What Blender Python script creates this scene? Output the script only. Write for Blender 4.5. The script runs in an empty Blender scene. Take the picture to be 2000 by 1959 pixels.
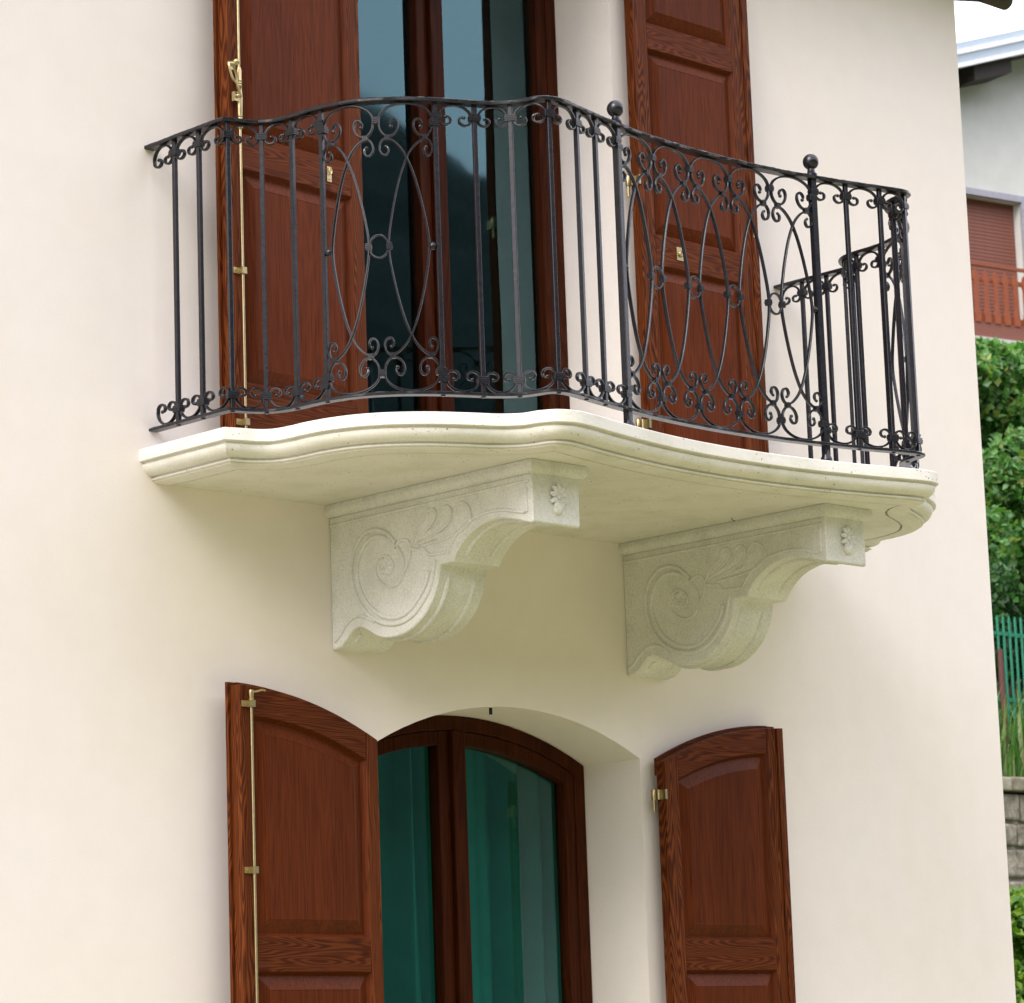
import bpy, bmesh, math, random
import numpy as np
from mathutils import Vector, Matrix
random.seed(7); rng = np.random.default_rng(7)
sc = bpy.context.scene
C = sc.collection
R = math.radians

# ------------------------------------------------------------------ camera
cam_d = bpy.data.cameras.new('camera'); cam = bpy.data.objects.new('camera', cam_d); C.objects.link(cam)
YAW, PIT, ROL = 0.77374464, 0.17958927, -0.03471509
fw = np.array([math.sin(YAW)*math.cos(PIT), math.cos(YAW)*math.cos(PIT), math.sin(PIT)])
r0 = np.array([math.cos(YAW), -math.sin(YAW), 0]); u0 = np.cross(r0, fw)
rt = r0*math.cos(ROL)+u0*math.sin(ROL); up = -r0*math.sin(ROL)+u0*math.cos(ROL)
cam.matrix_world = Matrix(((rt[0], up[0], -fw[0], -6.097), (rt[1], up[1], -fw[1], -7.962), (rt[2], up[2], -fw[2], -2.022), (0, 0, 0, 1)))
cam_d.sensor_width = 36; cam_d.lens = 6115.12/2000*36
cam_d.clip_start = .1; cam_d.clip_end = 1500
cam_d.dof.use_dof = True; cam_d.dof.focus_distance = 10.6; cam_d.dof.aperture_fstop = 11
sc.camera = cam

# ------------------------------------------------------------------ light
world = bpy.data.worlds.new('World'); sc.world = world; world.use_nodes = True
wn = world.node_tree; bg = wn.nodes['Background']
sky = wn.nodes.new('ShaderNodeTexSky'); sky.sky_type = 'NISHITA'; sky.sun_disc = False
SUN_EL, SUN_AZ = 40, 256        # azimuth clockwise from +Y
sky.sun_elevation = R(SUN_EL); sky.sun_rotation = R(SUN_AZ)
sky.altitude = 300; sky.air_density = 1.0; sky.dust_density = 4.0; sky.ozone_density = 1.0
mixw = wn.nodes.new('ShaderNodeMix'); mixw.data_type = 'RGBA'; mixw.inputs[0].default_value = .72
mixw.inputs[7].default_value = (10.4, 10.15, 11.0, 1)           # veil of thin white cloud
wn.links.new(sky.outputs[0], mixw.inputs[6]); wn.links.new(mixw.outputs[2], bg.inputs[0])
bg.inputs[1].default_value = .15
sd = bpy.data.lights.new('sun', 'SUN'); sd.energy = 1.5; sd.angle = R(30); sd.color = (1, .95, .89)
sun = bpy.data.objects.new('sun', sd); C.objects.link(sun)
az, el = R(SUN_AZ), R(SUN_EL)
to_sun = Vector((math.sin(az)*math.cos(el), math.cos(az)*math.cos(el), math.sin(el)))
sun.rotation_euler = to_sun.to_track_quat('Z', 'Y').to_euler()
sc.view_settings.view_transform = 'Standard'; sc.view_settings.look = 'None'
sc.view_settings.exposure = 0.89; sc.view_settings.gamma = 1; sc.view_settings.use_curve_mapping = False
sc.render.engine = 'CYCLES'
sc.cycles.max_bounces = 10; sc.cycles.transparent_max_bounces = 12

# ------------------------------------------------------------------ helpers
def tag(o, label=None, cat=None, group=None, kind=None):
    if label: o['label'] = label
    if cat: o['category'] = cat
    if group: o['group'] = group
    if kind: o['kind'] = kind
    return o
def empty(name, loc=(0, 0, 0), rz=0, parent=None):
    o = bpy.data.objects.new(name, None); C.objects.link(o); o.location = loc; o.rotation_euler = (0, 0, rz)
    o.empty_display_size = .1
    if parent: o.parent = parent
    return o
def mesh(name, V, F, mat, parent=None, smooth=False, bevel=0, seg=2, loc=None):
    me = bpy.data.meshes.new(name); me.from_pydata([tuple(map(float, v)) for v in V], [], F); me.update()
    bm = bmesh.new(); bm.from_mesh(me); bmesh.ops.recalc_face_normals(bm, faces=bm.faces); bm.to_mesh(me); bm.free()
    if smooth is True:
        me.shade_smooth()
    elif smooth:
        me.shade_smooth(); me.set_sharp_from_angle(angle=R(smooth))
    o = bpy.data.objects.new(name, me); C.objects.link(o)
    if mat: me.materials.append(mat)
    if parent: o.parent = parent
    if loc: o.location = loc
    if bevel:
        b = o.modifiers.new('bevel', 'BEVEL'); b.width = bevel; b.segments = seg; b.limit_method = 'ANGLE'; b.angle_limit = R(40)
    return o
class MB:
    def __init__(s): s.V = []; s.F = []
    def add(s, V, F):
        n = len(s.V); s.V += [tuple(v) for v in V]; s.F += [tuple(i+n for i in f) for f in F]; return s
    def box(s, a, b):
        x0, y0, z0 = a; x1, y1, z1 = b
        return s.add([(x0, y0, z0), (x1, y0, z0), (x1, y1, z0), (x0, y1, z0), (x0, y0, z1), (x1, y0, z1), (x1, y1, z1), (x0, y1, z1)],
                     [(0, 3, 2, 1), (4, 5, 6, 7), (0, 1, 5, 4), (1, 2, 6, 5), (2, 3, 7, 6), (3, 0, 4, 7)])
    def prism(s, poly, axis, a, b):
        """poly: 2D points; axis 'y' -> poly is (x,z), 'x' -> poly is (y,z), 'z' -> (x,y)"""
        n = len(poly)
        f = {'y': lambda p, t: (p[0], t, p[1]), 'x': lambda p, t: (t, p[0], p[1]), 'z': lambda p, t: (p[0], p[1], t)}[axis]
        V = [f(p, a) for p in poly]+[f(p, b) for p in poly]
        return s.add(V, [tuple(range(n)), tuple(range(n, 2*n))[::-1]]+[(i, (i+1) % n, n+(i+1) % n, n+i) for i in range(n)])
    def cyl(s, p, q, r0_, r1_=None, n=12, rings=None):
        r1_ = r0_ if r1_ is None else r1_
        p = Vector(p); q = Vector(q); d = (q-p).normalized(); a = d.orthogonal().normalized(); b = d.cross(a)
        st = rings or [(0, r0_), (1, r1_)]
        V = []; F = []
        for t, r in st:
            c = p.lerp(q, t)
            for k in range(n):
                w = 2*math.pi*k/n; V.append(c+a*(r*math.cos(w))+b*(r*math.sin(w)))
        for j in range(len(st)-1):
            for k in range(n):
                F.append((j*n+k, j*n+(k+1) % n, (j+1)*n+(k+1) % n, (j+1)*n+k))
        F.append(tuple(range(n))[::-1]); F.append(tuple(range((len(st)-1)*n, len(st)*n)))
        return s.add(V, F)
    def ball(s, c, r, n=14, m=8, sz=1.0, sy=1.0, sx=1.0):
        V = [(c[0], c[1], c[2]-r*sz)]; F = []
        for j in range(1, m):
            t = math.pi*j/m
            for k in range(n):
                w = 2*math.pi*k/n; V.append((c[0]+sx*r*math.sin(t)*math.cos(w), c[1]+sy*r*math.sin(t)*math.sin(w), c[2]-sz*r*math.cos(t)))
        V.append((c[0], c[1], c[2]+r*sz)); L = len(V)-1
        for k in range(n): F.append((0, 1+(k+1) % n, 1+k)); F.append((L, L-n+k, L-n+(k+1) % n))
        for j in range(m-2):
            for k in range(n): F.append((1+j*n+k, 1+j*n+(k+1) % n, 1+(j+1)*n+(k+1) % n, 1+(j+1)*n+k))
        return s.add(V, F)
    def tube(s, pts, r, n=8, rad=None):
        pts = [Vector(p) for p in pts]; N = len(pts); V = []; F = []; prev = None
        for i, p in enumerate(pts):
            t = (pts[min(i+1, N-1)]-pts[max(i-1, 0)]).normalized()
            a = (prev-t*prev.dot(t)).normalized() if prev is not None else t.orthogonal().normalized()
            prev = a; b = t.cross(a); rr = rad[i] if rad else r
            for k in range(n):
                w = 2*math.pi*k/n; V.append(p+a*(rr*math.cos(w))+b*(rr*math.sin(w)))
        for i in range(N-1):
            for k in range(n): F.append((i*n+k, i*n+(k+1) % n, (i+1)*n+(k+1) % n, (i+1)*n+k))
        F.append(tuple(range(n))[::-1]); F.append(tuple(range((N-1)*n, N*n)))
        return s.add(V, F)
    def build(s, name, mat, parent=None, smooth=False, bevel=0, seg=2, loc=None):
        return mesh(name, s.V, s.F, mat, parent, smooth, bevel, seg, loc)

def cr(P, n=10, corners=()):
    """centripetal-ish spline through the points"""
    P = [np.array(p, float) for p in P]; out = []
    for i in range(len(P)-1):
        p1, p2 = P[i], P[i+1]
        p0 = P[i-1] if i > 0 and i not in corners else 2*p1-p2
        p3 = P[i+2] if i+2 < len(P) and (i+1) not in corners else 2*p2-p1
        for k in range(n):
            t = k/n
            d1 = max(np.linalg.norm(p1-p0), 1e-6)**.5; d2 = max(np.linalg.norm(p2-p1), 1e-6)**.5; d3 = max(np.linalg.norm(p3-p2), 1e-6)**.5
            m1 = ((p1-p0)/d1-(p2-p0)/(d1+d2)+(p2-p1)/d2)*d2; m2 = ((p2-p1)/d2-(p3-p1)/(d2+d3)+(p3-p2)/d3)*d2
            out.append((2*t**3-3*t**2+1)*p1+(t**3-2*t**2+t)*m1+(-2*t**3+3*t**2)*p2+(t**3-t**2)*m2)
    out.append(P[-1]); return np.array(out)

# ------------------------------------------------------------------ materials
def new_mat(name):
    m = bpy.data.materials.new(name); m.use_nodes = True; nt = m.node_tree
    return m, nt, nt.nodes['Principled BSDF']
def nd(nt, t, **kw):
    n = nt.nodes.new(t)
    for k, v in kw.items():
        if k.startswith('i_'): n.inputs[k[2:].replace('_', ' ')].default_value = v
        else: setattr(n, k, v)
    return n
def ramp(nt, src, stops):
    r = nt.nodes.new('ShaderNodeValToRGB'); e = r.color_ramp.elements
    while len(e) > 1: e.remove(e[-1])
    e[0].position, e[0].color = stops[0][0], (*stops[0][1], 1)
    for p, c in stops[1:]:
        x = e.new(p); x.color = (*c, 1)
    nt.links.new(src, r.inputs[0]); return r.outputs[0]
def coords(nt, scale=(1, 1, 1), rand=False, kind='Object'):
    tc = nd(nt, 'ShaderNodeTexCoord'); mp = nd(nt, 'ShaderNodeMapping'); mp.inputs['Scale'].default_value = scale
    src = tc.outputs[kind]
    if rand:
        oi = nd(nt, 'ShaderNodeObjectInfo'); mu = nd(nt, 'ShaderNodeMath', operation='MULTIPLY'); mu.inputs[1].default_value = 37.3
        nt.links.new(oi.outputs['Random'], mu.inputs[0])
        ad = nd(nt, 'ShaderNodeVectorMath', operation='ADD'); nt.links.new(src, ad.inputs[0]); nt.links.new(mu.outputs[0], ad.inputs[1]); src = ad.outputs[0]
    nt.links.new(src, mp.inputs[0]); return mp.outputs[0]
def noise(nt, vec, scale, detail=4, rough=.55, dist=0):
    n = nd(nt, 'ShaderNodeTexNoise'); n.inputs['Scale'].default_value = scale; n.inputs['Detail'].default_value = detail
    n.inputs['Roughness'].default_value = rough; n.inputs['Distortion'].default_value = dist
    nt.links.new(vec, n.inputs['Vector']); return n.outputs[0]
def bump(nt, b, src, strength, dist):
    n = nd(nt, 'ShaderNodeBump'); n.inputs['Strength'].default_value = strength; n.inputs['Distance'].default_value = dist
    nt.links.new(src, n.inputs['Height'])
    nt.links.new(n.outputs[0], b.inputs['Normal']); return n
def mixc(nt, fac, a, b, mode='MIX'):
    m = nd(nt, 'ShaderNodeMix', data_type='RGBA', blend_type=mode)
    for i, v in ((0, fac), (6, a), (7, b)):
        if hasattr(v, 'is_linked') or hasattr(v, 'links'): nt.links.new(v, m.inputs[i])
        else: m.inputs[i].default_value = v if i == 0 else (*v, 1)
    return m.outputs[2]
def math_(nt, op, a, b=None):
    m = nd(nt, 'ShaderNodeMath', operation=op)
    for i, v in ((0, a), (1, b)):
        if v is None: continue
        if hasattr(v, 'links'): nt.links.new(v, m.inputs[i])
        else: m.inputs[i].default_value = v
    return m.outputs[0]

def mat_plaster():
    m, nt, b = new_mat('cream plaster'); v = coords(nt, kind='Object')
    big = noise(nt, v, .9, 4, .6); mid = noise(nt, v, 7, 5, .65); fine = noise(nt, v, 130, 3, .6)
    c = ramp(nt, big, [(.3, (.80, .735, .665)), (.5, (.815, .75, .71)), (.72, (.81, .755, .73))])
    c2 = ramp(nt, mid, [(.3, (.965, .965, .96)), (.65, (1, 1, 1))])
    sp = noise(nt, v, 420, 2, .5); c3 = ramp(nt, sp, [(.25, (.93, .93, .92)), (.5, (1, 1, 1)), (.75, (1.03, 1.03, 1.03))])
    c = mixc(nt, 1.0, c, c2, 'MULTIPLY'); c = mixc(nt, 1.0, c, c3, 'MULTIPLY')
    nt.links.new(c, b.inputs['Base Color']); b.inputs['Roughness'].default_value = .92
    h = math_(nt, 'ADD', fine, math_(nt, 'MULTIPLY', mid, 1.6)); bump(nt, b, h, .35, .0015); return m
def mat_slab():
    m, nt, b = new_mat('pale travertine'); v = coords(nt)
    big = noise(nt, v, 2.2, 5, .6); fine = noise(nt, v, 190, 3, .6)
    c = ramp(nt, big, [(.3, (.73, .705, .645)), (.55, (.77, .75, .71)), (.75, (.75, .745, .715))])
    g = ramp(nt, fine, [(.3, (.9, .9, .88)), (.6, (1, 1, 1))]); c = mixc(nt, 1.0, c, g, 'MULTIPLY')
    mo = ramp(nt, noise(nt, coords(nt, (1, 1, 3)), 5, 6, .7), [(.46, (1, 1, 1)), (.68, (.86, .87, .82))]); c = mixc(nt, 1.0, c, mo, 'MULTIPLY')
    vo = nd(nt, 'ShaderNodeTexVoronoi'); vo.inputs['Scale'].default_value = 46
    wv = noise(nt, v, 30, 2); mw = nd(nt, 'ShaderNodeVectorMath', operation='ADD'); nt.links.new(v, mw.inputs[0])
    sc_ = nd(nt, 'ShaderNodeVectorMath', operation='SCALE'); sc_.inputs['Scale'].default_value = .03; nt.links.new(wv, sc_.inputs[0]); nt.links.new(sc_.outputs[0], mw.inputs[1])
    nt.links.new(mw.outputs[0], vo.inputs['Vector'])
    pit = ramp(nt, vo.outputs['Distance'], [(0, (1, 1, 1)), (.10, (1, 1, 1)), (.17, (0, 0, 0))])
    where = ramp(nt, noise(nt, v, 9, 3, .7), [(.50, (0, 0, 0)), (.57, (1, 1, 1))])
    pm = mixc(nt, 1.0, pit, where, 'MULTIPLY')
    c = mixc(nt, pm, c, (.25, .22, .16)); nt.links.new(c, b.inputs['Base Color']); b.inputs['Roughness'].default_value = .72
    h = math_(nt, 'SUBTRACT', math_(nt, 'MULTIPLY', fine, .3), pm); bump(nt, b, h, .6, .0015); return m
def mat_corbel():
    m, nt, b = new_mat('pale cast stone'); v = coords(nt)
    big = noise(nt, v, 5, 4, .6); g1 = noise(nt, v, 420, 2, .7); g2 = noise(nt, v, 120, 3, .6)
    c = ramp(nt, big, [(.3, (.73, .725, .69)), (.7, (.80, .80, .785))])
    mo = ramp(nt, noise(nt, v, 9, 6, .7), [(.45, (1, 1, 1)), (.7, (.86, .87, .84))]); c = mixc(nt, 1.0, c, mo, 'MULTIPLY')
    s1 = ramp(nt, g1, [(.32, (.74, .74, .72)), (.5, (1, 1, 1)), (.7, (1.06, 1.06, 1.06))]); c = mixc(nt, 1.0, c, s1, 'MULTIPLY')
    s2 = ramp(nt, g2, [(.3, (.85, .85, .84)), (.6, (1, 1, 1))]); c = mixc(nt, 1.0, c, s2, 'MULTIPLY')
    nt.links.new(c, b.inputs['Base Color']); b.inputs['Roughness'].default_value = .9
    bump(nt, b, math_(nt, 'ADD', g1, g2), .5, .0016); return m
def mat_iron():
    m, nt, b = new_mat('forged graphite iron'); v = coords(nt, kind='Object')
    n1 = noise(nt, v, 55, 3, .6); n2 = noise(nt, v, 260, 2, .6)
    c = ramp(nt, n1, [(.3, (.006, .006, .009)), (.7, (.015, .015, .020))]); nt.links.new(c, b.inputs['Base Color'])
    b.inputs['Metallic'].default_value = .15; b.inputs['Coat Weight'].default_value = .25; b.inputs['Coat Roughness'].default_value = .10; b.inputs['Specular IOR Level'].default_value = .4
    r = ramp(nt, n2, [(.3, (.24, .24, .24)), (.7, (.38, .38, .38))]); nt.links.new(r, b.inputs['Roughness'])
    bump(nt, b, math_(nt, 'ADD', n1, math_(nt, 'MULTIPLY', n2, .25)), .22, .003); return m
def mat_wood(name, axis, strong, dark=1.0, gloss=.33):
    m, nt, b = new_mat(name)
    s = {'z': (1, 1, .085), 'x': (.085, 1, 1)}[axis]; s2 = {'z': (1, 1, .02), 'x': (.02, 1, 1)}[axis]
    v = coords(nt, s, rand=True); v2 = coords(nt, s2, rand=True)
    n = noise(nt, v, 6.0 if strong > .6 else 5, 3.0, .5, .2)
    rings = math_(nt, 'SINE', math_(nt, 'MULTIPLY', n, 360 if strong > .6 else 170))
    rings = math_(nt, 'ADD', math_(nt, 'MULTIPLY', rings, .5), .5)
    rings = math_(nt, 'POWER', rings, 1.6)
    pore = noise(nt, v2, 300, 3, .65); broad = noise(nt, v, 2.2, 3, .6)
    d = dark
    lo = (.026*d, .0065*d, .003*d); mid = (.118*d, .0260*d, .0068*d); hi = (.195*d, .060*d, .016*d)
    k = strong
    base = ramp(nt, broad, [(.3, tuple(.75*x for x in mid)), (.7, tuple(1.2*x for x in mid))])
    c = mixc(nt, math_(nt, 'MULTIPLY', rings, .62*k), base, hi if k > .6 else tuple(1.5*x for x in mid))
    inv = math_(nt, 'POWER', math_(nt, 'SUBTRACT', 1.0, rings), 3.0)
    c = mixc(nt, math_(nt, 'MULTIPLY', inv, .68*k), c, lo)
    pr = ramp(nt, pore, [(.36, (.55, .5, .5)), (.55, (1, 1, 1))]); c = mixc(nt, .85, c, pr, 'MULTIPLY')
    nt.links.new(c, b.inputs['Base Color'])
    b.inputs['Roughness'].default_value = gloss+.1; b.inputs['Specular IOR Level'].default_value = .05; b.inputs['Coat Weight'].default_value = .05; b.inputs['Coat Roughness'].default_value = gloss-.06
    bump(nt, b, pore, .35, .0006); return m
def mat_simple(name, col, rough=.6, metal=0, var=.12, scale=20, bmp=.2, bd=.002):
    m, nt, b = new_mat(name); v = coords(nt); n = noise(nt, v, scale, 4, .6)
    c = ramp(nt, n, [(.3, tuple(x*(1-var) for x in col)), (.7, tuple(x*(1+var) for x in col))]); nt.links.new(c, b.inputs['Base Color'])
    b.inputs['Roughness'].default_value = rough; b.inputs['Metallic'].default_value = metal
    if bmp: bump(nt, b, n, bmp, bd)
    return m
def mat_glass():
    m, nt, b = new_mat('coated window glass'); nt.nodes.remove(b); out = nt.nodes['Material Output']
    tr = nd(nt, 'ShaderNodeBsdfTransparent'); tr.inputs[0].default_value = (.80, .93, .90, 1)
    gl = nd(nt, 'ShaderNodeBsdfGlossy'); gl.inputs['Roughness'].default_value = .03; gl.inputs['Color'].default_value = (.50, .90, 1.0, 1)
    fr = nd(nt, 'ShaderNodeFresnel'); fr.inputs['IOR'].default_value = 1.88
    v = coords(nt, (1, 1, 1)); n = noise(nt, v, 1.3, 2, .5)
    bp = nd(nt, 'ShaderNodeBump'); bp.inputs['Strength'].default_value = .12; bp.inputs['Distance'].default_value = .02
    nt.links.new(n, bp.inputs['Height']); nt.links.new(bp.outputs[0], gl.inputs['Normal'])
    ge = nd(nt, 'ShaderNodeNewGeometry'); fac = math_(nt, 'MULTIPLY', fr.outputs[0], math_(nt, 'SUBTRACT', 1.0, ge.outputs['Backfacing']))
    mx = nd(nt, 'ShaderNodeMixShader'); nt.links.new(fac, mx.inputs[0]); nt.links.new(tr.outputs[0], mx.inputs[1]); nt.links.new(gl.outputs[0], mx.inputs[2])
    nt.links.new(mx.outputs[0], out.inputs[0]); return m
def mat_leaf(name, cols, trans=.35):
    m, nt, b = new_mat(name); g = nd(nt, 'ShaderNodeNewGeometry')
    n = len(cols); c = ramp(nt, g.outputs['Random Per Island'], [(i/(n-1)*.999, cols[i]) for i in range(n)])
    nt.links.new(c, b.inputs['Base Color']); b.inputs['Roughness'].default_value = .42
    out = nt.nodes['Material Output']; t = nd(nt, 'ShaderNodeBsdfTranslucent'); nt.links.new(mixc(nt, 1.0, c, (1.2, 1.5, .6), 'MULTIPLY'), t.inputs[0])
    mx = nd(nt, 'ShaderNodeMixShader'); mx.inputs[0].default_value = trans; nt.links.new(b.outputs[0], mx.inputs[1]); nt.links.new(t.outputs[0], mx.inputs[2])
    nt.links.new(mx.outputs[0], out.inputs[0]); return m
def mat_ground():
    m, nt, b = new_mat('lawn and hillside'); v = coords(nt)
    n = noise(nt, v, .35, 6, .65); n2 = noise(nt, v, 8, 4, .7)
    c = ramp(nt, n, [(.35, (.045, .062, .02)), (.6, (.095, .12, .04))]); c2 = ramp(nt, n2, [(.3, (.6, .6, .6)), (.7, (1.2, 1.2, 1.2))])
    sx_ = nd(nt, 'ShaderNodeSeparateXYZ'); nt.links.new(v, sx_.inputs[0]); far = math_(nt, 'LESS_THAN', sx_.outputs[1], -30.0)
    fc = ramp(nt, noise(nt, v, .6, 5, .7), [(.35, (.002, .006, .006)), (.65, (.010, .020, .013))])
    nt.links.new(mixc(nt, far, mixc(nt, 1.0, c, c2, 'MULTIPLY'), fc), b.inputs['Base Color']); b.inputs['Roughness'].default_value = .95
    bump(nt, b, n2, .8, .05); return m
def mat_stone(name, cols, scale=14):
    m, nt, b = new_mat(name); v = coords(nt, rand=True); n = noise(nt, v, scale, 6, .7); n3 = noise(nt, v, scale*.3, 3)
    c = ramp(nt, n, [(.3, cols[0]), (.5, cols[1]), (.7, cols[2])]); s = ramp(nt, n3, [(.35, (.6, .6, .55)), (.65, (1, 1, 1))])
    nt.links.new(mixc(nt, 1.0, c, s, 'MULTIPLY'), b.inputs['Base Color']); b.inputs['Roughness'].default_value = .92; bump(nt, b, n, .8, .02); return m

PLASTER = mat_plaster(); SLAB = mat_slab(); CORBEL = mat_corbel(); IRON = mat_iron()
W_STILE = mat_wood('oak stile', 'z', .9); W_PANEL = mat_wood('oak panel', 'z', .20, .92); W_RAIL = mat_wood('oak rail', 'x', .62, .95)
W_FRAME = mat_wood('oak window frame', 'z', .45, .42); W_FRAMEX = mat_wood('oak window frame head', 'x', .45, .42)
BRASS = mat_simple('aged brass', (.50, .41, .22), .36, 1.0, .12, 60, .15)
STEEL = mat_simple('dark hook steel', (.03, .028, .025), .5, .6)
GLASS = mat_glass()
CURTAIN = mat_simple('teal curtain cloth', (.019, .25, .215), .85, 0, .10, 6, .1)
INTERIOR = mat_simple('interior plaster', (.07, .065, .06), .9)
GROUND = mat_ground()
ROOFM = mat_simple('brown eave boards', (.055, .045, .035), .8)
TILE = mat_simple('roof tile', (.22, .09, .05), .85)

# ------------------------------------------------------------------ terrain
def ground_h(x, y):
    if y > 8.05 and x > 4: h = .18+min(max((y-9)/9, 0), 1)**1.3*4.6
    elif y > 8.05: h = -3.5+min(max((y-12)/9, 0), 1)*3.6 if x < 3 else .1
    else: h = -3.65+ (min(max((y-1)/7, 0), 1)*1.45 if x > 5 else 0)
    if y > 24: h = max(h, 4.7)+(y-24)*.02
    if y < -28: t = (-28-y)/150; h = -3.65+min(t, 1.0)**1.0*78+ (2.5*math.sin(x*.031+y*.05)+1.6*math.sin(x*.13+1)+1.2*math.sin(y*.23+x*.31))*min(t*4, 1)
    return h
def axis_pts(lo, hi, breaks):
    a = []; p = lo
    while p < hi:
        a.append(p); p += next(st for lim, st in breaks if abs(p) < lim)
    a.append(hi); return a
gx = axis_pts(-260, 420, [(20, 1.0), (60, 5), (1e9, 12)]); gy = [-420, -340, -280, -230]+[q for q in np.arange(-200, -28, 6)]+list(np.arange(-28, -10, 3))+list(np.arange(-10, 7.8, 1.0))+[7.9, 8.02, 8.1, 8.5]+list(np.arange(9, 30, 1.5))+[40, 60, 100, 180, 300, 500]
gv = [(x, y, ground_h(x, y)+(random.uniform(-2.2, 2.2) if y < -45 else 0)) for y in gy for x in gx]
nx = len(gx); gf = [(j*nx+i, j*nx+i+1, (j+1)*nx+i+1, (j+1)*nx+i) for j in range(len(gy)-1) for i in range(nx-1)]
tag(mesh('ground', gv, gf, GROUND, smooth=True), kind='structure')

YARD = mat_simple('pale gravel yard', (.275, .265, .125), .95, 0, .15, 30)
tag(MB().box((-30, -17, -3.70), (12, -.02, -3.60)).build('yard', YARD), kind='structure')
# ------------------------------------------------------------------ our house
XL, XR = 0.995, 2.295; XC = (XL+XR)/2; RAD = 1.44
def arch(xl, xr, zs, rise, n=20):
    w = (xr-xl)/2; rr = (w*w+rise*rise)/(2*rise); cz = zs+rise-rr; cx = (xl+xr)/2; a = math.asin(w/rr)
    return [(cx+rr*math.sin(-a+2*a*k/n), cz+rr*math.cos(-a+2*a*k/n)) for k in range(n+1)]
ZS1, RISE = -.905, .155
ZS2 = 2.30
Z_G, Z_T = -4.2, 2.70
H0, H1 = -8.3, 4.488
DEPTH = .30
house = empty('house', ((H0+H1)/2, 0, Z_G)); HB = house
tag(house, 'cream plastered two-storey house with arched openings filling the view', 'house')
def hpart(mb, name, mat, **k):
    mb.V = [(x-(H0+H1)/2, y, z-Z_G) for x, y, z in mb.V]; return mb.build(name, mat, house, **k)
m = MB()
def facade(m, y):
    a1 = arch(XL, XR, ZS1, RISE); a2 = arch(XL, XR, ZS2, RISE)
    ZB1, ZB2 = -3.45, 0.0
    q = lambda x0, x1, z0, z1: m.add([(x0, y, z0), (x1, y, z0), (x1, y, z1), (x0, y, z1)], [(0, 1, 2, 3)])
    for z0, z1 in ((Z_G, ZB1), (ZB1, ZS1), (ZS1, ZB2), (ZB2, ZS2), (ZS2, Z_T)):
        q(H0, XL, z0, z1); q(XR, H1, z0, z1)
    q(XL, XR, Z_G, ZB1)
    for arc, top in ((a1, ZB2), (a2, Z_T)):
        for p, r in zip(arc, arc[1:]): m.add([(p[0], y, p[1]), (r[0], y, r[1]), (r[0], y, top), (p[0], y, top)], [(0, 1, 2, 3)])
    return a1, a2
a1, a2 = facade(m, 0)
for arc, zb in ((a1, -3.45), (a2, 0.0)):
    loop = [(XL, zb)]+arc+[(XR, zb)]
    for p, r in zip(loop, loop[1:]): m.add([(p[0], 0, p[1]), (r[0], 0, r[1]), (r[0], DEPTH+.12, r[1]), (p[0], DEPTH+.12, p[1])], [(0, 1, 2, 3)])
    m.add([(XL, 0, zb), (XR, 0, zb), (XR, DEPTH+.12, zb), (XL, DEPTH+.12, zb)], [(0, 1, 2, 3)])
w = hpart(m, 'wall', PLASTER)
bmx = bmesh.new(); bmx.from_mesh(w.data); bmesh.ops.remove_doubles(bmx, verts=bmx.verts, dist=1e-4); bmesh.ops.recalc_face_normals(bmx, faces=bmx.faces); bmx.to_mesh(w.data); bmx.free()
m = MB()   # gable and rear walls
def roof_under(y): return 2.70 if y < .22 else 2.70+.32*(y-.22) if y < 5 else 2.70+.32*4.78-.32*(y-5)
for x in (H1, H0):
    pl = [(0, Z_G), (9.8, Z_G), (9.8, 2.70), (5, roof_under(5)), (.22, 2.70), (0, 2.70)]
    m.add([(x, a, b) for a, b in pl], [tuple(range(len(pl)))])
m.add([(H0, 9.8, Z_G), (H1, 9.8, Z_G), (H1, 9.8, 2.7), (H0, 9.8, 2.7)], [(0, 1, 2, 3)])
hpart(m, 'gable_wall', PLASTER)
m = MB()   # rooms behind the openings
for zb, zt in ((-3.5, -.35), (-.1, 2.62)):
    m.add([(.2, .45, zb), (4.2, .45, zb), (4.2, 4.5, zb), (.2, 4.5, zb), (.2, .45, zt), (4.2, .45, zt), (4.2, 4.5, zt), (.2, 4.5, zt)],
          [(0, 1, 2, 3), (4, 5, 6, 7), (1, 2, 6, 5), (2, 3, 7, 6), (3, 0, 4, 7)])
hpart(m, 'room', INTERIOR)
m = MB()
pl = [(-.36, 2.70), (.22, 2.70), (5, roof_under(5)), (10.6, 2.62), (10.6, 2.80), (5, 4.45), (-.36, 2.90)]
m.prism(pl, 'x', H0-.6, 5.12)
roof = hpart(m, 'roof', ROOFM)
m = MB()
for k in range(9):
    t0, t1 = k/9, (k+1)/9; m.prism([(-.42+5.4*t0, 2.905+1.55*t0), (-.42+5.4*t1+.05, 2.915+1.55*t1), (-.42+5.4*t1+.05, 2.945+1.55*t1), (-.42+5.4*t0, 2.935+1.55*t0)], 'x', H0-.65, 5.16)
o = hpart(m, 'tile_covering', TILE)
m = MB().cyl((4.95, .195, 2.705), (5.135, .195, 2.705), .042, n=16); hpart(m, 'purlin_end', ROOFM, smooth=40)

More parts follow.
